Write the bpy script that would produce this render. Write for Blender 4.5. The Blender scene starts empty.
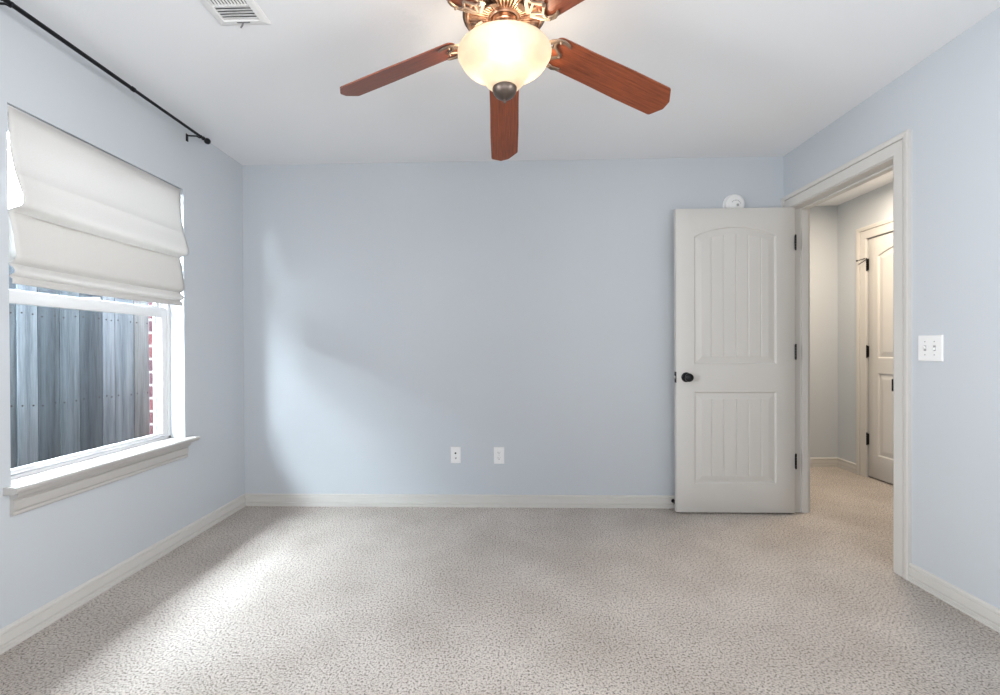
import bpy, bmesh, math, random
from mathutils import Vector, Matrix
random.seed(7)
C = bpy.context.scene.collection
S = bpy.context.scene
PI = math.pi

# ------------------------------------------------------------------ camera
cd = bpy.data.cameras.new('camera'); cam = bpy.data.objects.new('camera', cd); C.objects.link(cam)
yaw, pitch, roll = -0.0283, -0.0046, -0.0046
fw = Vector((math.sin(yaw)*math.cos(pitch), math.cos(yaw)*math.cos(pitch), math.sin(pitch)))
r0 = Vector((math.cos(yaw), -math.sin(yaw), 0)); u0 = r0.cross(fw)
rt = r0*math.cos(roll)+u0*math.sin(roll); up = -r0*math.sin(roll)+u0*math.cos(roll)
M = Matrix((rt, up, -fw)).transposed().to_4x4(); M.translation = Vector((0, -3.2205, 1.1152))
cam.matrix_world = M
cd.sensor_width = 36; cd.sensor_fit = 'HORIZONTAL'; cd.lens = 456.0/1000*36
cd.shift_x = (500-492.04)/1000; cd.shift_y = (351.2-347.5)/1000; cd.clip_start = .02
S.camera = cam

# ------------------------------------------------------------------ exposure, sky, lights
S.view_settings.view_transform = 'Standard'; S.view_settings.look = 'None'
S.view_settings.exposure = 0.51; S.view_settings.gamma = 1.0; S.view_settings.use_curve_mapping = False
S.cycles.use_denoising = True
S.cycles.max_bounces = 10; S.cycles.diffuse_bounces = 7; S.cycles.transmission_bounces = 8; S.cycles.transparent_max_bounces = 12
S.cycles.sample_clamp_indirect = 6.0
S.cycles.caustics_reflective = False; S.cycles.caustics_refractive = False

wd = bpy.data.worlds.new('sky'); S.world = wd; wd.use_nodes = True
bg = wd.node_tree.nodes['Background']
bg.inputs[0].default_value = (.86, .93, 1.0, 1); bg.inputs[1].default_value = 47

def light(name, typ, loc, energy, color, size=.1, size_y=None, aim=None, parent=None):
    l = bpy.data.lights.new(name, typ); l.energy = energy; l.color = color
    if typ == 'AREA':
        l.size = size
        if size_y: l.shape = 'RECTANGLE'; l.size_y = size_y
    elif typ in ('POINT', 'SPOT'): l.shadow_soft_size = size
    o = bpy.data.objects.new(name, l); C.objects.link(o); o.location = loc
    if aim is not None: o.rotation_euler = (Vector(aim)-Vector(loc)).to_track_quat('-Z', 'Y').to_euler()
    if parent: o.parent = parent
    return o
# added fill light behind the camera, bounced off the ceiling
light('bounce_fill', 'AREA', (.1, -4.0, 1.0), 41, (1.0, 1.0, 1.0), 3.2, 1.2, (.1, -3.2, 2.44))
# added fill lights out of view, one at each side wall, to brighten the walls
light('left_side_fill', 'AREA', (-1.84, -2.75, 1.35), 24, (.97, .985, 1.0), .95, 1.4, (1.93, -2.3, 1.35)).data.spread = math.radians(95)
light('right_side_fill', 'AREA', (1.90, -2.75, 1.45), 19, (1.0, .99, .98), .95, 1.4, (-1.87, -2.3, 1.45)).data.spread = math.radians(95)
# hallway lamp
light('hall_lamp', 'AREA', (2.62, .15, 2.40), 19, (1.0, .82, .63), .35, .35, (2.62, .15, 0))

# ------------------------------------------------------------------ materials
def mat(name, col, rough=.6, metal=0, spec=.5):
    m = bpy.data.materials.new(name); m.use_nodes = True
    b = m.node_tree.nodes['Principled BSDF']
    b.inputs['Base Color'].default_value = (*col, 1); b.inputs['Roughness'].default_value = rough
    b.inputs['Metallic'].default_value = metal; b.inputs['Specular IOR Level'].default_value = spec
    return m
def nd(m, t, **kw):
    n = m.node_tree.nodes.new(t)
    for k, v in kw.items(): setattr(n, k, v)
    return n
def lk(m, a, b): m.node_tree.links.new(a, b)
def bsdf(m): return m.node_tree.nodes['Principled BSDF']
def coords(m, scale=(1, 1, 1)):
    tc = nd(m, 'ShaderNodeTexCoord'); mp = nd(m, 'ShaderNodeMapping'); mp.inputs['Scale'].default_value = scale
    lk(m, tc.outputs['Object'], mp.inputs['Vector']); return mp.outputs['Vector']
def noise(m, vec, scale, detail=3, rough=.5):
    n = nd(m, 'ShaderNodeTexNoise'); n.inputs['Scale'].default_value = scale; n.inputs['Detail'].default_value = detail
    n.inputs['Roughness'].default_value = rough; lk(m, vec, n.inputs['Vector']); return n.outputs['Fac']
def ramp(m, fac, stops):
    r = nd(m, 'ShaderNodeValToRGB'); e = r.color_ramp.elements
    while len(e) < len(stops): e.new(.5)
    for i, (p, c) in enumerate(stops): e[i].position = p; e[i].color = (*c, 1)
    lk(m, fac, r.inputs['Fac']); return r.outputs['Color']
def bump(m, h, strength, dist):
    b = nd(m, 'ShaderNodeBump'); b.inputs['Strength'].default_value = strength; b.inputs['Distance'].default_value = dist
    lk(m, h, b.inputs['Height']); lk(m, b.outputs['Normal'], bsdf(m).inputs['Normal']); return b
def mixc(m, fac, a, b, typ='MIX'):
    x = nd(m, 'ShaderNodeMix', data_type='RGBA', blend_type=typ)
    if isinstance(fac, (int, float)): x.inputs[0].default_value = fac
    else: lk(m, fac, x.inputs[0])
    for i, v in ((6, a), (7, b)):
        if isinstance(v, tuple): x.inputs[i].default_value = (*v, 1)
        else: lk(m, v, x.inputs[i])
    return x.outputs[2]

def painted(name, col, rough, bs=.12, sc=160):
    m = mat(name, col, rough, 0, .3); v = coords(m); n = noise(m, v, sc, 3)
    c = ramp(m, noise(m, v, 1.3, 2), [(.3, tuple(x*.985 for x in col)), (.7, tuple(min(1, x*1.015) for x in col))])
    lk(m, c, bsdf(m).inputs['Base Color'])
    if bs: bump(m, n, bs, .002)
    return m
WALL = painted('wall_paint', (.53, .563, .597), .75)
CEIL = painted('ceiling_paint', (.815, .825, .84), .9, .25, 90)
TRIM = painted('trim_paint', (.605, .588, .56), .38, .02, 60)
WHITE = painted('white_vinyl', (.82, .83, .84), .35, 0)
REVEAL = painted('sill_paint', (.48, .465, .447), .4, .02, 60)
PLASTIC = painted('white_plastic', (.80, .80, .795), .35, 0)
GREYP = mat('grey_plastic', (.35, .35, .35), .5)
LEVER = mat('dull_metal_lever', (.16, .16, .165), .5)
BLACK = mat('black_metal', (.012, .012, .014), .35, .6)
DARK = mat('dark_slot', (.02, .02, .022), .8)
STEEL = mat('steel', (.55, .55, .55), .3, 1)

def carpet_mat():
    m = mat('carpet_pile', (.5, .46, .43), .95, 0, .1); v = coords(m)
    big = noise(m, v, 2.1, 3, .55)
    n1 = noise(m, v, 125, 3, .6); n2 = noise(m, v, 290, 3, .65)
    base = ramp(m, big, [(.33, (.565, .510, .462)), (.66, (.70, .645, .595))])
    c1 = mixc(m, 1, base, ramp(m, n1, [(.33, (.24, .23, .22)), (.44, (.74, .73, .72)), (.53, (1.05, 1.05, 1.05))]), 'MULTIPLY')  # yarn tone speckle, with shade between tufts put into the colour
    c2 = mixc(m, .9, c1, ramp(m, n2, [(.30, (.58, .57, .56)), (.62, (1.14, 1.14, 1.14))]), 'MULTIPLY')
    lk(m, c2, bsdf(m).inputs['Base Color'])
    h = nd(m, 'ShaderNodeMath', operation='MULTIPLY_ADD'); lk(m, n2, h.inputs[0]); h.inputs[1].default_value = .5; lk(m, n1, h.inputs[2])
    bump(m, h.outputs[0], .8, .012)
    return m
CARPET = carpet_mat()

def wood_mat(name, a, b, axis_scale, sc=1.0, rough=.35):
    m = mat(name, a, rough, 0, .5); v = coords(m, axis_scale)
    n = noise(m, v, 6*sc, 5, .65); n2 = noise(m, v, 30*sc, 3, .6)
    mx = nd(m, 'ShaderNodeMath', operation='MULTIPLY_ADD'); lk(m, n2, mx.inputs[0]); mx.inputs[1].default_value = .35; lk(m, n, mx.inputs[2])
    lk(m, ramp(m, mx.outputs[0], [(.42, a), (.6, tuple((x+y)/2 for x, y in zip(a, b))), (.85, b)]), bsdf(m).inputs['Base Color'])
    bump(m, n2, .06, .001)
    return m
BLADE = wood_mat('cherry_veneer', (.062, .014, .008), (.26, .066, .025), (1.2, 26, 26), 1, .34)
def copper():
    m = mat('antique_copper', (.50, .27, .16), .38, .85); v = coords(m)
    lk(m, ramp(m, noise(m, v, 40, 4), [(.35, (.20, .10, .065)), (.62, (.62, .40, .27))]), bsdf(m).inputs['Base Color']); return m
COPPER = copper()
BRONZE = mat('dark_bronze', (.085, .055, .042), .42, .7)
PEWTER = mat('brushed_bronze_iron', (.22, .16, .12), .45, .8)
FINIAL = mat('bronze_finial', (.12, .095, .08), .38, .75)

def bowl_mat():
    m = mat('alabaster_glass', (.95, .88, .76), .45, 0, .4); nt = m.node_tree; out = nt.nodes['Material Output']
    v = coords(m); n = noise(m, v, 7, 4, .6)
    col = ramp(m, n, [(.3, (.53, .48, .41)), (.7, (.57, .54, .50))])
    lk(m, col, bsdf(m).inputs['Base Color'])
    tr = nd(m, 'ShaderNodeBsdfTranslucent'); lk(m, col, tr.inputs['Color'])
    mx = nd(m, 'ShaderNodeMixShader'); mx.inputs[0].default_value = .62
    lk(m, bsdf(m).outputs[0], mx.inputs[1]); lk(m, tr.outputs[0], mx.inputs[2]); lk(m, mx.outputs[0], out.inputs['Surface'])
    return m
BOWL = bowl_mat()
def fabric_mat(nm='shade_fabric', T_=.25):
    m = mat(nm, (.80, .79, .765), .9, 0, .1); nt = m.node_tree; out = nt.nodes['Material Output']
    v = coords(m, (1, 1, 1)); n = noise(m, v, 420, 2)
    col = ramp(m, n, [(.3, (.66, .645, .625)), (.7, (.72, .71, .695))]); lk(m, col, bsdf(m).inputs['Base Color'])
    tr = nd(m, 'ShaderNodeBsdfTranslucent'); tr.inputs['Color'].default_value = (.9, .88, .855, 1)
    mx = nd(m, 'ShaderNodeMixShader'); mx.inputs[0].default_value = T_
    lk(m, bsdf(m).outputs[0], mx.inputs[1]); lk(m, tr.outputs[0], mx.inputs[2]); lk(m, mx.outputs[0], out.inputs['Surface'])
    bump(m, n, .15, .001)
    return m
FABRIC = fabric_mat(); LINING = fabric_mat('shade_lining', .85)
def glass_mat():
    m = bpy.data.materials.new('window_glass'); m.use_nodes = True; nt = m.node_tree; nt.nodes.remove(bsdf(m)); out = nt.nodes['Material Output']
    t = nd(m, 'ShaderNodeBsdfTransparent'); t.inputs[0].default_value = (.95, .975, .98, 1)
    g = nd(m, 'ShaderNodeBsdfGlossy'); g.inputs['Roughness'].default_value = .02; g.inputs['Color'].default_value = (.9, .95, 1, 1)
    lw = nd(m, 'ShaderNodeLayerWeight'); lw.inputs['Blend'].default_value = .5
    pw = nd(m, 'ShaderNodeMath', operation='POWER'); lk(m, lw.outputs['Facing'], pw.inputs[0]); pw.inputs[1].default_value = 4
    fr = nd(m, 'ShaderNodeMath', operation='MULTIPLY_ADD'); lk(m, pw.outputs[0], fr.inputs[0]); fr.inputs[1].default_value = .30; fr.inputs[2].default_value = .02
    mx = nd(m, 'ShaderNodeMixShader'); lk(m, fr.outputs[0], mx.inputs[0]); lk(m, t.outputs[0], mx.inputs[1]); lk(m, g.outputs[0], mx.inputs[2])
    lk(m, mx.outputs[0], out.inputs['Surface']); return m
GLASS = glass_mat()
def fence_mat(name, a, b):
    m = mat(name, a, .85, 0, .2); v = coords(m, (9, 9, .45))
    n = noise(m, v, 2.2, 5, .65); n2 = noise(m, v, 14, 3, .65)
    mx = nd(m, 'ShaderNodeMath', operation='MULTIPLY_ADD'); lk(m, n2, mx.inputs[0]); mx.inputs[1].default_value = .4; lk(m, n, mx.inputs[2])
    lk(m, ramp(m, mx.outputs[0], [(.52, a), (.84, b)]), bsdf(m).inputs['Base Color']); bump(m, mx.outputs[0], .25, .003); return m
FENCE_A = fence_mat('weathered_cedar_pale', (0.142, 0.189, 0.216), (0.285, 0.361, 0.402))
FENCE_B = fence_mat('weathered_cedar_grey', (0.057, 0.080, 0.092), (0.125, 0.168, 0.191))
FENCE_D = fence_mat('weathered_cedar_mid', (0.080, 0.110, 0.127), (0.186, 0.247, 0.276))
FENCE_C = fence_mat('weathered_cedar_warm', (0.162, 0.191, 0.196), (0.314, 0.361, 0.363))
def brick_mat():
    m = mat('red_brick', (.3, .05, .05), .9); tc = nd(m, 'ShaderNodeTexCoord')
    # axis swap so courses run horizontally on every vertical face
    sp = nd(m, 'ShaderNodeSeparateXYZ'); lk(m, tc.outputs['Object'], sp.inputs[0])
    ad = nd(m, 'ShaderNodeMath', operation='ADD'); lk(m, sp.outputs[0], ad.inputs[0]); lk(m, sp.outputs[1], ad.inputs[1])
    cb = nd(m, 'ShaderNodeCombineXYZ'); lk(m, ad.outputs[0], cb.inputs[0]); lk(m, sp.outputs[2], cb.inputs[1])
    br = nd(m, 'ShaderNodeTexBrick'); lk(m, cb.outputs[0], br.inputs['Vector'])
    br.inputs['Color1'].default_value = (.075, .011, .013, 1); br.inputs['Color2'].default_value = (.036, .008, .013, 1); br.inputs['Mortar'].default_value = (.22, .22, .22, 1)
    br.inputs['Scale'].default_value = 1; br.inputs['Mortar Size'].default_value = .007; br.inputs['Brick Width'].default_value = .20; br.inputs['Row Height'].default_value = .0762
    lk(m, br.outputs['Color'], bsdf(m).inputs['Base Color']); bump(m, br.outputs['Fac'], -.6, .008); return m
BRICK = brick_mat()
EAVE = mat('added_eave_brown', (.14, .12, .10), .7)
DIRT = mat('bare_soil', (.16, .13, .10), .95)

# ------------------------------------------------------------------ mesh helpers
def box(bm, x0, x1, y0, y1, z0, z1, bev=0):
    vs = [bm.verts.new((x, y, z)) for x in (x0, x1) for y in (y0, y1) for z in (z0, z1)]
    q = [(0, 1, 3, 2), (4, 6, 7, 5), (0, 4, 5, 1), (2, 3, 7, 6), (0, 2, 6, 4), (1, 5, 7, 3)]
    fs = [bm.faces.new([vs[i] for i in f]) for f in q]
    if bev: bmesh.ops.bevel(bm, geom=list({e for f in fs for e in f.edges}), offset=bev, segments=2, profile=.5, affect='EDGES')
    return fs
def sweep(bm, path, prof, closed=False, cap=True):
    """path: list of (origin, a-axis, b-axis); prof: closed 2D outline"""
    rings = [[bm.verts.new(o + a*p + b*q) for p, q in prof] for o, a, b in path]
    n = len(prof); k = len(rings)
    for i in range(k if closed else k-1):
        r1, r2 = rings[i], rings[(i+1) % k]
        for j in range(n): bm.faces.new((r1[j], r1[(j+1) % n], r2[(j+1) % n], r2[j]))
    if cap and not closed:
        bm.faces.new(rings[0][::-1]); bm.faces.new(rings[-1])
def tube(bm, pts, rad, seg=12):
    pts = [Vector(p) for p in pts]; path = []
    for i, p in enumerate(pts):
        t = (pts[min(i+1, len(pts)-1)]-pts[max(i-1, 0)]).normalized()
        a = t.orthogonal().normalized() if i == 0 else (path[-1][1]-t*path[-1][1].dot(t)).normalized()
        r = rad[i] if isinstance(rad, (list, tuple)) else rad
        path.append((p, a, t.cross(a), r))
    rings = [[bm.verts.new(p+(a*math.cos(2*PI*j/seg)+b*math.sin(2*PI*j/seg))*r) for j in range(seg)] for p, a, b, r in path]
    for i in range(len(rings)-1):
        for j in range(seg): bm.faces.new((rings[i][j], rings[i][(j+1) % seg], rings[i+1][(j+1) % seg], rings[i+1][j]))
    bm.faces.new(rings[0][::-1]); bm.faces.new(rings[-1])
def lathe(bm, prof, seg=48, mtx=None, cap=True):
    """prof: list of (r, z)"""
    rings = []
    for r, z in prof:
        if r < 1e-6: rings.append([bm.verts.new((0, 0, z))])
        else: rings.append([bm.verts.new((r*math.cos(2*PI*j/seg), r*math.sin(2*PI*j/seg), z)) for j in range(seg)])
    for A, B in zip(rings, rings[1:]):
        for j in range(seg):
            k = (j+1) % seg
            if len(A) == 1 and len(B) == 1: continue
            if len(A) == 1: bm.faces.new((A[0], B[j], B[k]))
            elif len(B) == 1: bm.faces.new((A[j], A[k], B[0]))
            else: bm.faces.new((A[j], A[k], B[k], B[j]))
    if cap:
        for r in (rings[0], rings[-1]):
            if len(r) > 1: bm.faces.new(r)
    if mtx:
        vs = [v for r in rings for v in r]
        for v in vs: v.co = mtx @ v.co
def obj(name, bm, m, parent=None, smooth=True, ang=35):
    bmesh.ops.recalc_face_normals(bm, faces=bm.faces)
    me = bpy.data.meshes.new(name); bm.to_mesh(me); bm.free()
    for x in (m if isinstance(m, (list, tuple)) else [m]): me.materials.append(x)
    if smooth:
        for p in me.polygons: p.use_smooth = True
        me.set_sharp_from_angle(angle=math.radians(ang))
    o = bpy.data.objects.new(name, me); C.objects.link(o)
    if parent: o.parent = parent
    return o
def B(): return bmesh.new()
def rebase(o, loc):
    """put a top-level mesh's origin at loc without moving it"""
    o.data.transform(Matrix.Translation(-Vector(loc))); o.location = loc; return o
def tag(o, label=None, cat=None, group=None, kind=None):
    if label: o['label'] = label
    if cat: o['category'] = cat
    if group: o['group'] = group
    if kind: o['kind'] = kind
    return o
def empty(name, loc, label, cat, group=None, kind=None):
    o = bpy.data.objects.new(name, None); C.objects.link(o); o.location = loc; o.empty_display_size = .1
    return tag(o, label, cat, group, kind)
def struct(name, bm, m, label, cat, smooth=False):
    return tag(obj(name, bm, m, None, smooth), label, cat, None, 'structure')
def cyl(bm, c, r, h, axis, seg=24, bev=0):
    """disc with its back on c, growing h along axis"""
    q = Vector(axis).to_track_quat('Z', 'Y').to_matrix().to_4x4(); q.translation = Vector(c)
    prof = [(0, 0), (r, 0), (r, h-bev), (r-bev, h), (0, h)] if bev else [(0, 0), (r, 0), (r, h), (0, h)]
    lathe(bm, prof, seg, q, False)

# ------------------------------------------------------------------ dimensions
XL, XR, H, YR = -1.874, 1.935, 2.44, -4.7
T = .12; XH = XR+T            # hall side of the right wall
HX, HY = 3.11, 1.132          # hall right and end walls
WY0, WY1, WZ0, WZ1 = -1.547, -.606, .590, 2.056   # window opening
DY0, DY1, DZ = -.893, -.079, 2.056                # bedroom doorway

# ------------------------------------------------------------------ shell
b = B(); box(b, XL-.17, HX+.3, YR-.15, HY+.15, -.12, 0)
struct('floor', b, CARPET, 'pale beige cut pile carpet covering bedroom and hallway', 'floor')
b = B(); box(b, XL-.17, HX+.3, YR-.15, HY+.15, H, H+.15)
struct('ceiling', b, CEIL, 'flat white textured ceiling above the bedroom', 'ceiling')
b = B(); xo = XL-.166
for y0, y1, z0, z1 in ((YR, WY0, 0, H), (WY1, 0, 0, H), (WY0, WY1, 0, WZ0), (WY0, WY1, WZ1, H)): box(b, xo, XL, y0, y1, z0, z1)
struct('wall_left', b, WALL, 'pale blue grey wall on the left with the window', 'wall')
b = B(); xb = xo-.036
for y0, y1, z0, z1 in ((-7, WY0+.0, -.2, H+.1), (WY1-.012, 7, -.2, H+.1), (WY0, WY1-.012, -.2, WZ0-.005), (WY0, WY1-.012, WZ1, H+.1)): box(b, xb, xo, y0, y1, z0, z1)
struct('wall_exterior', b, BRICK, 'red brick outer wall seen at the right edge of the window glass', 'wall')
b = B(); box(b, xo, XH, 0, T, 0, H)
struct('wall_back', b, WALL, 'pale blue grey wall straight ahead', 'wall')
b = B()
for y0, y1, z0, z1 in ((YR, DY0-.02, 0, H), (DY1+.02, 0, 0, H), (DY0-.02, DY1+.02, DZ+.02, H)): box(b, XR, XH, y0, y1, z0, z1)
struct('wall_right', b, WALL, 'pale blue grey wall on the right with the doorway', 'wall')
b = B(); box(b, xo, HX+.2, YR-.12, YR, 0, H)
struct('wall_rear', b, WALL, 'pale blue grey wall behind the viewer', 'wall')
b = B(); box(b, XH-.12, XH, T, HY, 0, H); box(b, XH-.12, HX+.2, HY, HY+.12, 0, H)
struct('wall_hall_back', b, WALL, 'wall at the end of the hallway beyond the doorway', 'wall')
HD0, HD1, HDZ = -.012, .785, 2.05
b = B()
for y0, y1, z0, z1 in ((YR, HD0, 0, H), (HD1, HY, 0, H), (HD0, HD1, HDZ, H)): box(b, HX, HX+.12, y0, y1, z0, z1)
box(b, HX+.12, HX+.2, YR, HY, 0, H)
struct('wall_hall_right', b, WALL, 'hallway wall holding the second door', 'wall')

# ------------------------------------------------------------------ baseboards (profile: depth, height)
BP = [(0, 0), (.016, 0), (.0165, .009), (.013, .012), (.0165, .016), (.0165, .024), (.008, .0275), (.008, .0315), (.0135, .0335), (.0125, .065), (.008, .068), (.008, .071), (.0135, .0735), (.0125, .080), (.007, .085), (0, .086)]
def baseboard(name, p0, p1, nrm, label):
    b = B(); n = Vector(nrm); z = Vector((0, 0, 1))
    sweep(b, [(Vector(p0), n, z), (Vector(p1), n, z)], BP)
    return struct(name, b, TRIM, label, 'baseboard')
baseboard('baseboard_left', (XL, YR, 0), (XL, 0, 0), (1, 0, 0), 'cream moulded baseboard along the window wall')
baseboard('baseboard_back', (XL, 0, 0), (XR, 0, 0), (0, -1, 0), 'cream moulded baseboard along the wall straight ahead')
baseboard('baseboard_right', (XR, YR, 0), (XR, -.994, 0), (-1, 0, 0), 'cream moulded baseboard along the right wall below the light switch')
baseboard('baseboard_hall_back', (XH, HY, 0), (HX, HY, 0), (0, -1, 0), 'cream baseboard along the end of the hallway')
baseboard('baseboard_hall_right', (HX, .892, 0), (HX, HY, 0), (-1, 0, 0), 'short cream baseboard between hallway corner and hallway door casing')

# ------------------------------------------------------------------ door casings (mitred profile around an opening)
def casing(name, xw, side, y0, y1, zt, width, label, wl=None):
    """xw wall plane, side -1 = sticks out towards -X; inner edges y0<y1, top zt"""
    w = width
    P = [(0, 0), (0, .010), (.006, .0125), (.012, .0125), (w*.62, .0135), (w*.64, .007), (w*.69, .007), (w*.71, .016), (w*.92, .019), (w, .017), (w, 0)]
    b = B(); sx = Vector((side, 0, 0)); wl = wl or w
    def ring(y, z, dy, dz, k=1): return (Vector((xw, y, z)), Vector((0, dy*k, dz)), sx)
    sweep(b, [ring(y0, 0, -1, 0), ring(y0, zt, -1, 1), ring(y1, zt, wl/w, 1), ring(y1, 0, wl/w, 0)], P)
    return struct(name, b, TRIM, label, 'door casing')
casing('trim_1', XR, -1, DY0-.012, DY1+.005, DZ+.005, .089, 'cream moulded casing framing the open bedroom doorway', .073)
casing('trim_2', XH, 1, DY0-.006, DY1+.006, DZ+.006, .085, 'hallway side casing of the bedroom doorway')
casing('trim_3', HX, -1, HD0-.004, HD1-.002, HDZ-.003, .105, 'cream moulded casing around the hallway door')

def jamb(name, x0, x1, y0, y1, zt, xs0, xs1, label, pads=.02):
    b = B()
    box(b, x0, x1, y0-pads, y0, 0, zt+pads); box(b, x0, x1, y1, y1+pads, 0, zt+pads); box(b, x0, x1, y0, y1, zt, zt+pads)
    if xs1:
        s = .012
        box(b, xs0, xs1, y0, y0+s, 0, zt, .002); box(b, xs0, xs1, y1-s, y1, 0, zt, .002); box(b, xs0, xs1, y0+s, y1-s, zt-s, zt, .002)
    return struct(name, b, TRIM, label, 'door jamb')
j1 = jamb('trim_4', XR-.001, XH+.001, DY0, DY1, DZ, 2.000, 2.041, 'cream door jamb lining the bedroom doorway')
b = B(); box(b, XR+.002, XR+.034, DY0-.0005, DY0+.0022, .885, .965); box(b, XR-.004, XR+.004, DY0-.001, DY0+.008, .895, .957, .002)
o = obj('strike_plate', b, BLACK, j1); o['label'] = 'black latch strike plate'

# ------------------------------------------------------------------ panelled door leaf (height field front)
def leaf(W, Hh, thick, panels, planks, z0=0):
    """front face looks to -Y at y=0, leaf spans x 0..W, z z0..Hh"""
    def prof(sd):
        if sd <= 0: return 0.
        if sd < .006: return .010*sd/.006
        if sd < .012: return .010
        if sd < .050: return .010-(sd-.012)/.038*.008
        return .002
    def depth(x, z):
        for a0, a1, b0, b1, arch in panels:
            if a0-.01 < x < a1+.01 and b0-.01 < z < b1+arch+.01:
                uc, hw = (a0+a1)/2, (a1-a0)/2; t = (x-uc)/hw
                zt = b1+arch*(1-t*t); sl = abs(2*arch*t/hw)
                sd = min(x-a0, a1-x, z-b0, (zt-z)/math.sqrt(1+sl*sl)); d = prof(sd)
                if sd > .049:
                    for g in planks:
                        k = abs(x-g)
                        if k < .004: d += .005*(1-k/.004)
                if sd > 0: return d
        return 0.
    xs = [0, .003]; x = .003
    lo = min(p[0] for p in panels)-.004; hi = max(p[1] for p in panels)+.004
    xs += [lo+.002*i for i in range(int((hi-lo)/.002)+1)]+[W-.003, W]
    zz = set()
    fine = []
    for a0, a1, b0, b1, arch in panels: fine += [(b0-.004, b0+.058), (b1-.058, b1+arch+.004)]
    zs = [z0, z0+.003]
    for lo_, hi_ in sorted(fine):
        zs += [lo_+.0022*i for i in range(int((hi_-lo_)/.0022)+1)]
    zs += [Hh-.003, Hh]; zs = sorted(zs)
    b = B()
    nx, nz = len(xs), len(zs)
    V = [[None]*nz for _ in range(nx)]
    for i, x in enumerate(xs):
        for j, z in enumerate(zs):
            e = .0025 if (i in (0, nx-1) or j in (0, nz-1)) else 0
            V[i][j] = b.verts.new((x, max(depth(x, z), e), z))
    for i in range(nx-1):
        for j in range(nz-1): b.faces.new((V[i][j], V[i+1][j], V[i+1][j+1], V[i][j+1]))
    back = [[b.verts.new((x, thick, z)) for z in (zs[0], zs[-1])] for x in (xs[0], xs[-1])]
    b.faces.new((back[0][0], back[0][1], back[1][1], back[1][0]))
    b.faces.new([V[0][j] for j in range(nz)]+[back[0][1], back[0][0]])
    b.faces.new([V[-1][j] for j in range(nz)][::-1]+[back[1][0], back[1][1]])
    b.faces.new([V[i][0] for i in range(nx)][::-1]+[back[0][0], back[1][0]])
    b.faces.new([V[i][-1] for i in range(nx)]+[back[1][1], back[0][1]])
    return b
def knob(bm, c, axis):
    q = Vector(axis).to_track_quat('Z', 'Y').to_matrix().to_4x4(); q.translation = Vector(c)
    lathe(bm, [(0, 0), (.032, 0), (.033, .004), (.030, .009), (.016, .012), (.0125, .018), (.0125, .030), (.017, .036), (.026, .042), (.0285, .050), (.027, .058), (.020, .064), (.008, .0665), (0, .067)], 32, q, False)
def hinge(bm, x, y, z, h=.09):
    n = 5
    for i in range(n):
        tube(bm, [(x, y, z-h/2+h/n*i+.0006), (x, y, z-h/2+h/n*(i+1)-.0006)], .0056, 12)
    lathe(bm, [(0, 0), (.005, 0), (.0056, .003), (.004, .007), (0, .008)], 12, Matrix.Translation((x, y, z+h/2)), False)
    lathe(bm, [(0, -.008), (.004, -.007), (.0056, -.003), (.005, 0), (0, 0)], 12, Matrix.Translation((x, y, z-h/2)), False)

DX0, DX1, DYF = 1.1493, 1.9318, -.127
d1 = empty('door_1', (DX1, DYF+.035, .012), 'cream two panel arch top door standing open against the far wall', 'door', None, 'structure')
b = leaf(DX1-DX0, 2.038, .035, [(.120, .661, .996, 1.852, .062), (.120, .661, .195, .808, 0)], [.234, .314, .398, .479, .563])
o = obj('door_panel', b, TRIM, d1, True, 50); o.location = (DX0-DX1, -.035, 0)
b = B(); knob(b, (1.214-DX1, -.035, .921-.012), (0, -1, 0)); o = obj('door_knob', b, BLACK, d1); o['label'] = 'round black door knob facing the room'
b = B(); knob(b, (1.214-DX1, 0, .921-.012), (0, 1, 0)); o = obj('door_knob', b, BLACK, d1); o['label'] = 'black door knob on the wall side'
b = B(); box(b, DX0-DX1-.0016, DX0-DX1+.001, -.034, -.006, .872, .945); o = obj('latch_plate', b, BLACK, d1)
lb = B(); box(lb, DX0-DX1-.011, DX0-DX1, -.027, -.013, .898, .918, .003); obj('latch_bolt', lb, STEEL, o)
for z in (1.815, 1.088, .358):
    b = B(); hinge(b, .002, -.040, z-.012); box(b, -.0022, .0012, -.036, -.003, z-.012-.045, z-.012+.045)
    obj('hinge', b, BLACK, d1)

d2 = empty('door_2', (HX+.004, HD1-.006, .012), 'closed cream panelled door across the hallway with black hinges', 'door', None, 'structure')
W2 = HD1-HD0-.012
b = leaf(W2, 2.03, .035, [(.100, W2-.12, 1.015, 1.868, .062), (.100, W2-.12, .195, .885, 0)], [])
o = obj('door_panel', b, TRIM, d2, True, 50)
# local x runs along -Y (from the hinge side), local front (-y) faces -X
o.matrix_local = Matrix(((0, 1, 0, 0), (-1, 0, 0, 0), (0, 0, 1, 0), (0, 0, 0, 1)))
hs = []
for z in (1.825, 1.080, .33):
    b = B(); hinge(b, -.010, .003, z-.012, .095); box(b, -.006, -.0005, -.010, .018, z-.012-.0475, z-.012+.0475)
    hs.append(obj('hinge', b, BLACK, d2))
b = B(); tube(b, [(-.010, .003, 1.868), (-.022, .022, 1.866), (-.050, .052, 1.855)], .0035, 8); tube(b, [(-.012, -.006, 1.864), (-.040, .010, 1.835), (-.050, .040, 1.822)], .003, 8)
cyl(b, (-.050, .052, 1.855), .008, .008, (-.5, .8, 0), 12)
o = obj('hinge_stop', b, BLACK, d2)
b = B(); knob(b, (0, -W2+.06, .92), (-1, 0, 0)); obj('door_knob', b, BLACK, d2)

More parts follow.
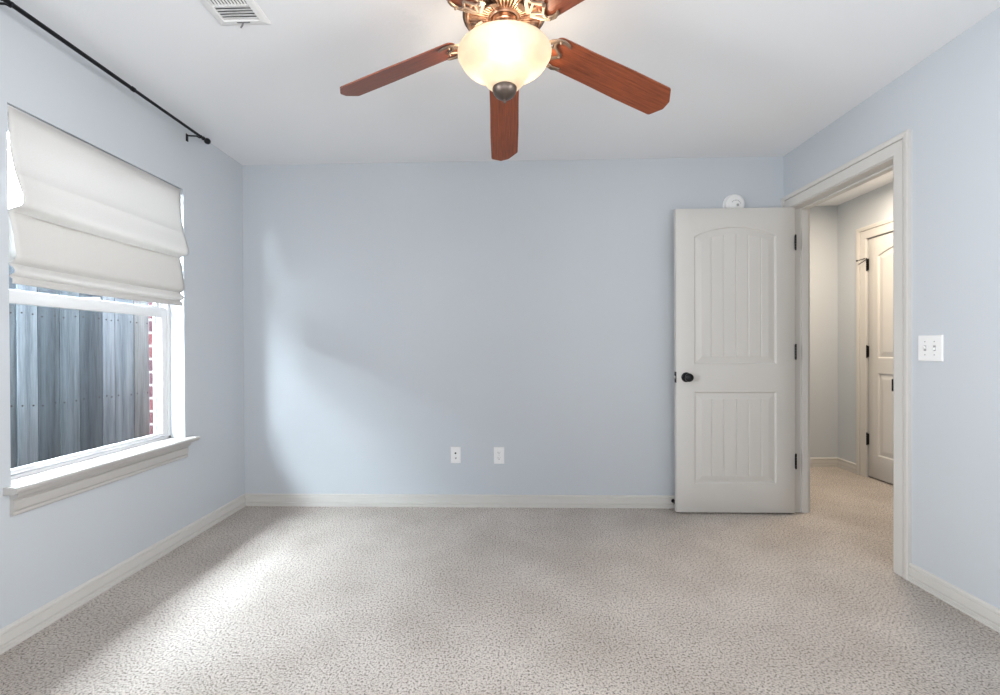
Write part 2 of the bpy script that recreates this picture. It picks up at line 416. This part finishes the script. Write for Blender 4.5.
# door stop on the baseboard behind the open door
b = B(); cyl(b, (0, 0, 0), .013, .006, (0, -1, 0), 20, .002); tube(b, [(0, -.004, 0), (0, -.052, 0)], .0055, 12); cyl(b, (0, -.05, 0), .0115, .018, (0, -1, 0), 20, .003)
o = obj('door_stop', b, BLACK); o.location = (1.166, -.0128, .052)
tag(o, 'small black door stop on the baseboard beside the open door', 'door stop')

# ------------------------------------------------------------------ window
w = empty('window_1', (XL-.16, (WY0+WY1)/2, WZ0), 'white vinyl single hung window in the left wall', 'window', None, 'structure')
w0 = w.location.copy(); off = Matrix.Translation(-w0)
def wobj(name, b, m, parent=w, smooth=True):
    b.transform(off); return obj(name, b, m, parent, smooth)
FX0, FX1 = XL-.166, XL-.086     # frame depth
b = B(); fy0, fy1, fz0, fz1 = WY0+.0, WY1-.0, WZ0+.006, WZ1
t = .016
box(b, FX0, FX1, fy0, fy0+t, fz0, fz1); box(b, FX0, FX1, fy1-t, fy1, fz0, fz1); box(b, FX0, FX1, fy0, fy1, fz1-t, fz1); box(b, FX0, FX1, fy0, fy1, fz0, fz0+.022)
# track ribs
for y0, y1 in ((fy0+t, fy0+t+.012), (fy1-t-.012, fy1-t)): box(b, FX0, FX0+.012, y0, y1, fz0+.022, fz1-t); box(b, FX0+.038, FX0+.044, y0, y1, fz0+.022, fz1-t)
wobj('window_frame', b, WHITE, w, False)
def sash(name, x0, x1, y0, y1, z0, z1, st, rb, rtp):
    b = B(); bv = .003
    box(b, x0, x1, y0, y0+st, z0, z1, bv); box(b, x0, x1, y1-st, y1, z0, z1, bv)
    box(b, x0, x1, y0+st-.002, y1-st+.002, z0, z0+rb, bv); box(b, x0, x1, y0+st-.002, y1-st+.002, z1-rtp, z1, bv)
    s = wobj(name, b, WHITE)
    g = B(); xm = (x0+x1)/2; box(g, xm-.002, xm+.002, y0+st-.006, y1-st+.006, z0+rb-.006, z1-rtp+.006)
    wobj('glass_pane', g, GLASS, s, False); return s
sy0, sy1 = fy0+t+.002, fy1-t-.002
s1 = sash('lower_sash', FX1-.036, FX1-.006, sy0, sy1, fz0+.028, 1.362, .038, .018, .054)
s2 = sash('upper_sash', FX0+.014, FX0+.036, sy0, sy1, 1.325, fz1-t, .030, .034, .030)
for y in (sy0+.11, sy1-.09):
    b = B(); box(b, FX1-.028, FX1-.010, y-.018, y+.018, 1.361, 1.366, .001); box(b, FX1-.022, FX1-.014, y-.005, y+.005, 1.365, 1.369)
    wobj('tilt_latch', b, GREYP, s1)
b = B(); ym = (sy0+sy1)/2; box(b, FX1-.040, FX1-.012, ym-.03, ym+.03, 1.361, 1.370, .003); tube(b, [(FX1-.03, ym, 1.37), (FX1-.018, ym+.03, 1.374)], .004, 8)
wobj('sash_lock', b, WHITE, s1)
# stool and apron
b = B()
SP = [(0, 0), (.040, 0), (.046, .003), (.052, .010), (.0545, .018), (.052, .024), (.047, .0275), (0, .0275)]
zS = WZ0-.012
box(b, FX1-.002, XL, WY0, WY1, zS, zS+.0275)
sweep(b, [(Vector((XL, y, zS)), Vector((1, 0, 0)), Vector((0, 0, 1))) for y in (-1.575, -.552)], SP)
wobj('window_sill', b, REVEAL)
AP = [(0, 0), (.010, 0), (.014, .005), (.014, .016), (.009, .018), (.009, .022), (.016, .025), (.018, .056), (.012, .059), (.012, .063), (.022, .067), (.030, .074), (.034, .080), (.036, .088), (0, .088)]
b = B(); z0 = zS-.088
sweep(b, [(Vector((XL, -1.572+.02, z0)), Vector((1, 0, 0)), Vector((0, 0, 1))), (Vector((XL, -.600, z0)), Vector((1, 0, 0)), Vector((0, 0, 1)))], AP)
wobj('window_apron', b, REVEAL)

# ------------------------------------------------------------------ roman shade
rs = empty('roman_shade', (XL-.02, (WY0+WY1)/2, WZ1), 'off white fabric roman shade hanging half raised in the window', 'window shade')
PR = [(-.004, 2.049), (-.004, 2.0), (-.003, 1.95), (.000, 1.89), (.009, 1.84), (.019, 1.797), (.0215, 1.794), (.0215, 1.787), (.0345, 1.750), (.044, 1.722), (.049, 1.704), (.051, 1.692), (.050, 1.682), (.0455, 1.674), (.038, 1.669), (.026, 1.665), (.010, 1.661), (-.004, 1.657), (-.012, 1.651),
      (-.008, 1.640), (.001, 1.610), (.010, 1.560), (.017, 1.510), (.020, 1.482), (.018, 1.468), (.008, 1.460), (-.010, 1.452),
      (-.006, 1.444), (.006, 1.435), (.014, 1.424), (.012, 1.414), (.000, 1.408), (-.010, 1.404), (-.004, 1.398), (.004, 1.392), (.004, 1.380), (.002, 1.374)]
b = B(); fy = [-1.538+(.915)*i/40 for i in range(41)]
def fabx(dx, y, z, i):
    t = (y+1.538)/.915; s = math.sin(PI*t)
    k = 1-.1*t                       # folds flatten towards the far end
    return XL+dx*k + .002*math.sin(9*y+z*3) - (.006*s if 1.5 < z < 1.78 else 0)
Vg = [[b.verts.new((fabx(dx, y, z, i), y, z - (.012*math.sin(PI*(y+1.538)/.915) if z < 1.72 else 0)*.35)) for dx, z in PR] for i, y in enumerate(fy)]
for i in range(40):
    for j in range(len(PR)-1): b.faces.new((Vg[i][j], Vg[i+1][j], Vg[i+1][j+1], Vg[i][j+1]))
for z_hi, z_lo in ((1.654, 1.455),):      # the folded-back layer behind the middle section
    r_ = [[b.verts.new((XL-.014-.006*math.sin(PI*j/4), y, z_hi+(z_lo-z_hi)*j/4)) for j in range(5)] for y in fy]
    for i in range(40):
        for j in range(4): b.faces.new((r_[i][j], r_[i+1][j], r_[i+1][j+1], r_[i][j+1])).material_index = 1
bmesh.ops.recalc_face_normals(b, faces=b.faces); b.transform(Matrix.Translation(-rs.location))
o = obj('shade_fabric', b, [FABRIC, LINING], rs, True, 60)
md = o.modifiers.new('thickness', 'SOLIDIFY'); md.thickness = .0016; md.offset = 0
b = B(); box(b, XL-.045, XL-.006, -1.54, -.618, 2.022, 2.052, .002); b.transform(Matrix.Translation(-rs.location)); obj('headrail', b, WHITE, rs)
b = B(); box(b, XL-.006, XL+.000, -1.53, -.63, 1.376, 1.400, .002); b.transform(Matrix.Translation(-rs.location)); obj('bottom_bar', b, FABRIC, rs)

# ------------------------------------------------------------------ curtain rod
cr = empty('curtain_rod', (XL+.08, -1.08, 2.381), 'thin black curtain rod high above the window', 'curtain rod')
b = B(); tube(b, [(0, -.56, 0), (0, .02, 0)], .0094, 16); tube(b, [(0, .0, 0), (0, .545, 0)], .0080, 16); obj('rod', b, BLACK, cr)
b = B(); tube(b, [(0, .015, 0), (0, .030, 0)], .0115, 16); obj('rod_collar', b, BLACK, cr)
for s, y in ((1, .533), (-1, -.55)):
    q = Vector((0, s, 0)).to_track_quat('Z', 'Y').to_matrix().to_4x4(); q.translation = Vector((0, y, 0))
    b = B(); lathe(b, [(0, 0), (.011, 0), (.012, .004), (.010, .008), (.0065, .010), (.0065, .016), (.010, .022), (.016, .030), (.0185, .040), (.0165, .050), (.010, .057), (0, .060)], 24, q, False)
    obj('finial', b, BLACK, cr)
    yb = y-s*.025
    b = B(); box(b, -.080, -.076, yb-.009, yb+.009, -.030, .014, .001); tube(b, [(-.078, yb, .004), (-.02, yb, .000), (0, yb, -.011)], .0045, 10)
    tube(b, [(.0095*math.sin(a), yb, -.0095*math.cos(a)) for a in [(-2+.4*i) for i in range(11)]], .003, 8)
    obj('bracket', b, BLACK, cr)

# ------------------------------------------------------------------ outside: fence, ground
b = B(); box(b, XL-.88, XL-.16, -7, 7, H+.17, H+.19); box(b, XL-.90, XL-.88, -7, 7, H+.15, H+.33); box(b, XL-.88, HX+.5, -7, 7, H+.30, H+.36)  # unseen eave, added to keep skylight off the fence
struct('added_eave', b, EAVE, 'unseen brown eave added above the window to shade the fence', 'roof eave')
g = B(); box(g, -8, XL-.256, -6, 6, -.35, -.15); struct('ground', g, DIRT, 'strip of bare soil between brick wall and fence', 'ground')
FXf = -3.0
fn = empty('wooden_fence', (FXf, 0, -.15), 'weathered grey board fence outside the window', 'fence')
edges = [-3.62+.14*i for i in range(15)]+[-1.52, -1.38, -1.235, -1.09, -.95, -.80, -.66, -.5025, -.3765, -.232, -.087, .098, .202, .381, .548, .69, .83, .97, 1.11, 1.25]+[1.39+.14*i for i in range(23)]
tone = {21: FENCE_D, 22: FENCE_A, 23: FENCE_B, 24: FENCE_D, 25: FENCE_B, 26: FENCE_A, 27: FENCE_A, 28: FENCE_C}
for i, (y0, y1) in enumerate(zip(edges, edges[1:])):
    m = tone.get(i, random.choice([FENCE_A, FENCE_A, FENCE_B])); zt = 1.86+random.uniform(-.01, .01)
    b = B(); dx = random.uniform(-.003, .003); ga = .0035 if i != 28 else .008
    box(b, -.018+dx, dx, y0+ga, y1-.0005, .02, zt+.15, .0025)
    box(b, -.0185+dx, -.0125+dx, y1-.004, y1+.012, .02, zt+.148)
    old = set(b.faces)
    for z in (.92, 1.50):
        for y in (y0+.03, y1-.03): cyl(b, (dx-.0005, y, z+random.uniform(-.012, .012)), .0055, .002, (1, 0, 0), 10)
    for f in b.faces:
        if f not in old: f.material_index = 1
    obj('board', b, [m, DARK], fn)
for z in (.90, 1.48):
    b = B(); box(b, -.06, -.0225, -3.6, 4.4, z-.035, z+.045, .003); obj('rail', b, FENCE_B, fn)
for y in (-3.4, -1.4, .415, 2.4, 4.2):
    b = B(); box(b, -.16, -.0605, y-.045, y+.045, 0, 1.9, .003); obj('post', b, FENCE_B, fn)

# ------------------------------------------------------------------ ceiling fan
FX, FY = .003, -1.573
cf = empty('ceiling_fan', (FX, FY, H), 'five blade cherry and bronze ceiling fan with a lit glass bowl', 'ceiling fan')
def Z(z): return z-H
b = B(); lathe(b, [(0, Z(2.44)), (.105, Z(2.44)), (.108, Z(2.43)), (.112, Z(2.415)), (.128, Z(2.3770)), (.142, Z(2.3570)), (.147, Z(2.3420)), (.1475, Z(2.3270)), (.150, Z(2.3240)), (.150, Z(2.3120)), (.146, Z(2.3070)), (.140, Z(2.3080)), (.135, Z(2.3140)), (.06, Z(2.3180)), (0, Z(2.3180))], 72, None, False)
mh = obj('motor_housing', b, BRONZE, cf)
b = B(); n = 44
for k in range(n):
    a = 2*PI*k/n; ca, sa = math.cos(a), math.sin(a)
    ring = []
    for r, hw, z in ((.052, .0022, 2.3080), (.060, .0030, 2.3000), (.125, .0062, 2.3020), (.139, .0066, 2.3100)):
        ring.append((r, hw, z))
    top = [[b.verts.new((r*ca-s*hw*sa, r*sa+s*hw*ca, Z(z+dz))) for s, dz in ((-1, .006), (-.6, 0), (.6, 0), (1, .006))] for r, hw, z in ring]
    for A, Bq in zip(top, top[1:]):
        for j in range(3): b.faces.new((A[j], A[j+1], Bq[j+1], Bq[j]))
    b.faces.new(top[0]); b.faces.new(top[-1][::-1])
lathe(b, [(.125, Z(2.3120)), (.128, Z(2.3000)), (.134, Z(2.2980)), (.141, Z(2.3020)), (.143, Z(2.3120))], 72, None, False)
lathe(b, [(.046, Z(2.3120)), (.048, Z(2.2970)), (.054, Z(2.2940)), (.058, Z(2.3000)), (.058, Z(2.3120))], 48, None, False)
obj('vent_ribs', b, COPPER, mh)
for k in range(10):
    b = B(); a = 2*PI*(k+.5)/10; lathe(b, [(0, -.004), (.003, -.0035), (.0045, 0), (0, 0)], 10, Matrix.Translation((.144*math.cos(a)*.96, .144*math.sin(a)*.96, Z(2.3065))), False)
    obj('screw', b, PEWTER, mh)
b = B(); lathe(b, [(0, Z(2.3160)), (.044, Z(2.3160)), (.046, Z(2.2820)), (.042, Z(2.2790)), (.042, Z(2.2670)), (.050, Z(2.2620)), (.052, Z(2.2500)), (.046, Z(2.2440)), (.030, Z(2.2370)), (.028, Z(2.2070)), (.050, Z(2.2000)), (.062, Z(2.1900)), (.062, Z(2.1850)), (0, Z(2.1850))], 48, None, False)
for k in range(14):
    a = 2*PI*k/14; lathe(b, [(0, -.003), (.003, -.002), (.0035, 0), (0, .002)], 10, Matrix.Translation((.0425*math.cos(a), .0425*math.sin(a), Z(2.2730))), False)
obj('fitter_neck', b, COPPER, cf)
# glass bowl, open at the top
outer = [(.160, 2.183), (.165, 2.182), (.1685, 2.177), (.168, 2.170), (.164, 2.164), (.160, 2.157), (.154, 2.146), (.145, 2.136), (.133, 2.128), (.119, 2.121), (.104, 2.115), (.093, 2.109), (.085, 2.101), (.077, 2.088), (.067, 2.072), (.056, 2.061), (.046, 2.054), (.012, 2.050)]
inner = [(r-.005, z+.003) for r, z in outer[::-1]]; inner[0] = (.012, 2.054); inner[-1] = (.156, 2.182)
b = B(); lathe(b, [(r, Z(z)) for r, z in outer+inner+[outer[0]]], 72, None, False)
bowl = obj('glass_bowl', b, BOWL, cf, True, 60)
b = B(); lathe(b, [(.0, Z(2.066)), (.012, Z(2.064)), (.034, Z(2.060)), (.043, Z(2.056)), (.0445, Z(2.050)), (.042, Z(2.040)), (.034, Z(2.028)), (.022, Z(2.019)), (.011, Z(2.015)), (.006, Z(2.012)), (.0065, Z(2.008)), (.0055, Z(2.002)), (0, Z(1.999))], 40, None, False)
o = obj('finial', b, FINIAL, cf)
b = B(); tube(b, [(0, 0, Z(2.203)), (0, 0, Z(2.062))], .005, 10); obj('bowl_rod', b, BRONZE, cf)

# blades and irons: local frame x along the blade, z up
def outline_blade():
    r0_, r1_ = .185, .705; w0, w1 = .063, .068
    pts = []
    def arc(cx, cy, rr, a0, a1, n=6):
        return [(cx+rr*math.cos(math.radians(a0+(a1-a0)*i/n)), cy+rr*math.sin(math.radians(a0+(a1-a0)*i/n))) for i in range(n+1)]
    pts += arc(r0_+.030, -w0+.030, .030, 180, 270)
    pts += [(.35, -w0-.0008), (.5, -w1)]
    pts += arc(r1_-.040, -w1+.014, .014, 270, 318)
    pts += arc(r1_-.012, -w1+.052, .012, 318, 360)
    pts += arc(r1_-.012, w1-.052, .012, 0, 42)
    pts += arc(r1_-.040, w1-.014, .014, 42, 90)
    pts += [(.5, w1), (.35, w0+.0008)]
    pts += arc(r0_+.030, w0-.030, .030, 90, 180)
    return pts
def blade_bm():
    b = B(); pts = outline_blade(); th = .005
    lo = [b.verts.new((x, y, 0)) for x, y in pts]; hi = [b.verts.new((x, y, th)) for x, y in pts]
    b.faces.new(lo[::-1]); b.faces.new(hi); n = len(pts)
    for i in range(n): b.faces.new((lo[i], lo[(i+1) % n], hi[(i+1) % n], hi[i]))
    return b
def flat(bm, pts, ws, h=.006):
    """flattened strap along pts with half widths ws"""
    pts = [Vector(p) for p in pts]; path = []
    for i, p in enumerate(pts):
        t = (pts[min(i+1, len(pts)-1)]-pts[max(i-1, 0)]).normalized(); up_ = Vector((0, 0, 1)); s = up_.cross(t).normalized(); n = t.cross(s)
        w_ = ws[i] if isinstance(ws, (list, tuple)) else ws
        path.append((p, s*w_, n*h))
    sweep(bm, path, [(-1, .15), (-.75, -.6), (0, -.8), (.75, -.6), (1, .15), (.7, .5), (-.7, .5)])
def iron_bm(drop):
    b = B()
    # stem from the motor down to the blade underside
    zb = -.006
    flat(b, [(.070, 0, drop), (.090, 0, drop-.004), (.112, 0, drop*.62), (.132, 0, drop*.22), (.150, 0, zb)], [.020, .021, .018, .016, .015], .006)
    for s in (-1, 1):
        flat(b, [(.146, s*.006, zb), (.160, s*.020, zb), (.176, s*.038, zb), (.196, s*.051, zb), (.218, s*.055, zb), (.238, s*.050, zb), (.247, s*.043, zb)], [.008, .009, .0095, .0095, .0085, .0065, .003], .005)
        flat(b, [(.196, s*.050, zb), (.190, s*.036, zb), (.194, s*.024, zb), (.207, s*.014, zb), (.222, s*.004, zb), (.226, 0, zb)], [.004, .0055, .006, .006, .0065, .006], .005)
        flat(b, [(.150, s*.004, zb), (.172, s*.012, zb), (.190, s*.020, zb), (.200, s*.022, zb)], [.0075, .005, .0045, .003], .0045)
    for p in ((.222, 0), (.205, .051), (.205, -.051)):
        lathe(b, [(0, -.013), (.003, -.012), (.005, -.009), (.005, 0), (0, 0)], 12, Matrix.Translation((p[0], p[1], zb+.002)), False)
    return b
Z0, K, TX, TY, PITCH = 2.267, .168, -.057, -.112, .288
bl0 = None
for th in (90, 18, 162, -54, 234):
    a = math.radians(th); sl = -K+TX*math.cos(a)+TY*math.sin(a)-(.08 if math.sin(a) < 0 else 0)
    ax = Vector((math.cos(a), math.sin(a), sl)).normalized()
    lf = Vector((-math.sin(a)*math.cos(PITCH), math.cos(a)*math.cos(PITCH), -math.sin(PITCH))); lf = (lf-ax*lf.dot(ax)).normalized()
    nn = ax.cross(lf); R = Matrix((ax, lf, nn)).transposed().to_4x4(); R.translation = Vector((0, 0, Z(Z0)))
    if bl0 is None: bl0 = obj('blade', blade_bm(), BLADE, cf, False); bl = bl0
    else:
        bl = bl0.copy(); C.objects.link(bl)
    bl.parent = cf; bl.matrix_local = R
    q = R.inverted() @ Vector((.07*math.cos(a), .07*math.sin(a), Z(2.304)))
    ir = obj('blade_iron', iron_bm(q.z), PEWTER, cf, True, 50); ir.matrix_local = R
# the three bulbs inside the bowl
for k in range(3):
    a = 2*PI*k/3+.5; light('fan_bulb_light', 'POINT', (.085*math.cos(a), .085*math.sin(a), Z(2.163)), 1.9, (1.0, .82, .62), .028, parent=cf)

# ------------------------------------------------------------------ ceiling register
vt = empty('ceiling_vent', (-1.045, -1.55, H), 'white louvred air register in the ceiling near the window', 'air vent')
b = B(); vx, vy = .104, .160; ix, iy = .070, .128
fr = [(vx, 0), (vx, -.003), (vx-.012, -.006), (ix+.004, -.008), (ix, -.006), (ix, 0)]
rings = []
for (px, py, z) in [(vx, vy, 0), (vx, vy, -.003), (vx-.012, vy-.012, -.007), (ix+.003, iy+.003, -.009), (ix, iy, -.006), (ix, iy, 0)]:
    rings.append([b.verts.new((sx*px, sy*py, z)) for sx, sy in ((1, 1), (-1, 1), (-1, -1), (1, -1))])
for A, Bq in zip(rings, rings[1:]):
    for j in range(4): b.faces.new((A[j], A[(j+1) % 4], Bq[(j+1) % 4], Bq[j]))
box(b, -ix, ix, .049, .053, -.008, -.001); box(b, -ix, ix, -.053, -.049, -.008, -.001)
obj('vent_frame', b, PLASTIC, vt, False)
b = B(); box(b, -ix, ix, -iy, iy, -.0012, -.0002); obj('duct_opening', b, DARK, vt, False)
def slat(bm, c, half, along, tilt, hw=.0075):
    c = Vector(c); al = Vector(along); ac = Vector((0, 0, 1)).cross(al); dn = (ac*math.cos(tilt)+Vector((0, 0, -1))*math.sin(tilt)); nn = al.cross(dn)
    sweep(bm, [(c-al*half, dn, nn), (c+al*half, dn, nn)], [(-hw, -.0006), (hw, -.0006), (hw, .0006), (-hw, .0006)])
for i in range(5):
    b = B(); slat(b, (0, .060+.0145*i, -.0052), ix, (1, 0, 0), -.35); obj('louver', b, PLASTIC, vt, False)
    b = B(); slat(b, (0, -.060-.0145*i, -.0052), ix, (1, 0, 0), .35); obj('louver', b, PLASTIC, vt, False)
for i in range(11):
    b = B(); slat(b, (-.063+.0126*i, 0, -.0052), .049, (0, 1, 0), .7, .0036); obj('louver', b, PLASTIC, vt, False)
b = B(); box(b, -.024, .028, .135, .1395, -.0100, -.006); tube(b, [(0, .1375, -.008), (-.003, .139, -.018), (-.012, .141, -.028)], .003, 8); obj('damper_lever', b, LEVER, vt)

# ------------------------------------------------------------------ smoke detector
sd = empty('smoke_detector', (1.588, 0, 2.108), 'round white smoke detector on the wall above the open door', 'smoke detector')
q = Vector((0, -1, 0)).to_track_quat('Z', 'Y').to_matrix().to_4x4()
b = B(); lathe(b, [(0, 0), (.071, 0), (.072, .003), (.072, .010), (.069, .013), (0, .013)], 48, q, False); obj('base_plate', b, PLASTIC, sd)
b = B(); lathe(b, [(0, .013), (.064, .013), (.0655, .016), (.0655, .030), (.061, .036), (.048, .040), (.046, .038), (.043, .038), (.041, .041), (.020, .044), (0, .045)], 48, q, False); cv = obj('cover', b, PLASTIC, sd)
b = B()
for k in range(7):
    a = math.radians(20+20*k); p = Vector((.031*math.cos(a), -.0432, .031*math.sin(a)-.01)); cyl(b, p, .0035, .0012, (0, -1, 0), 10)
cyl(b, (.012, -.0440, -.012), .0095, .0022, (0, -1, 0), 20, .001)
obj('sounder_grille', b, GREYP, sd)

# ------------------------------------------------------------------ wall plates
def plate(bm, w_, h_, d=.006):
    pr = [(w_/2, h_/2, 0), (w_/2, h_/2, d*.45), (w_/2-.0022, h_/2-.0022, d), ]
    rings = [[bm.verts.new((sx*px, -dd, sz*pz)) for sx, sz in ((1, 1), (-1, 1), (-1, -1), (1, -1))] for px, pz, dd in pr]
    for A, Bq in zip(rings, rings[1:]):
        for j in range(4): bm.faces.new((A[j], A[(j+1) % 4], Bq[(j+1) % 4], Bq[j]))
    bm.faces.new(rings[0]); bm.faces.new(rings[-1])
def screw(bm, x, z, y=-.006): cyl(bm, (x, y, z), .0028, .0012, (0, -1, 0), 10)
ol = empty('duplex_outlet', (-.045, 0, .364), 'white duplex power outlet, right one of the two plates low on the far wall', 'power outlet')
b = B(); plate(b, .074, .118); obj('cover_plate', b, PLASTIC, ol, False)
for s in (1, -1):
    b = B(); z = s*.0195
    pts = [(.0165*math.cos(a)*(1 if abs(math.cos(a)) < .98 else 1), max(-.0125, min(.0125, .0165*math.sin(a)))) for a in [2*PI*i/32 for i in range(32)]]
    lo = [b.verts.new((x, -.0055, z+y)) for x, y in pts]; hi = [b.verts.new((x, -.0085, z+y)) for x, y in pts]
    b.faces.new(hi); 
    for i in range(32): b.faces.new((lo[i], lo[(i+1) % 32], hi[(i+1) % 32], hi[i]))
    rc = obj('receptacle', b, PLASTIC, ol, False)
    b = B(); box(b, -.0080, -.0056, -.0092, -.0084, z-.001, z+.0075); box(b, .0058, .0078, -.0092, -.0084, z-.000, z+.0068); cyl(b, (0, -.0084, z-.0065), .0028, .0008, (0, -1, 0), 12); obj('slots', b, DARK, rc, False)
b = B(); screw(b, 0, 0); obj('screw', b, STEEL, ol)
jp = empty('cable_jack_plate', (-.352, 0, .367), 'white cable jack plate, left one of the two plates low on the far wall', 'wall plate')
b = B(); plate(b, .072, .116); obj('cover_plate', b, PLASTIC, jp, False)
b = B(); cyl(b, (-.001, -.006, .013), .0062, .004, (0, -1, 0), 16, .001); o = obj('jack', b, DARK, jp); o['label'] = 'upper black jack'
b = B(); cyl(b, (.001, -.006, -.022), .0065, .002, (0, -1, 0), 6); cyl(b, (.001, -.008, -.022), .0046, .008, (0, -1, 0), 16); o = obj('jack', b, GREYP, jp); o['label'] = 'lower grey threaded coaxial jack'
for z in (.042, -.042): b = B(); screw(b, 0, z); obj('screw', b, PLASTIC, jp)

sw = empty('light_switch', (XR, -1.093, 1.110), 'white double toggle light switch on the right wall beside the doorway', 'light switch')
sw.rotation_euler = (0, 0, -PI/2)
b = B(); plate(b, .118, .118); obj('cover_plate', b, PLASTIC, sw, False)
for x, up_ in ((-.023, 1), (.023, -1)):
    b = B(); box(b, x-.006, x+.006, -.0066, -.0056, -.0125, .0125); s_ = obj('toggle_slot', b, GREYP, sw, False)
    b = B()
    sweep(b, [(Vector((x, -.005, up_*.000)), Vector((.0048, 0, 0)), Vector((0, 0, .0058))), (Vector((x, -.016, up_*.0075)), Vector((.0038, 0, 0)), Vector((0, 0, .0036)))], [(-1, -1), (1, -1), (1, 1), (-1, 1)])
    obj('toggle', b, PLASTIC, s_, False)
    for z in (.030, -.030): b = B(); screw(b, x, z); obj('screw', b, GREYP, sw)
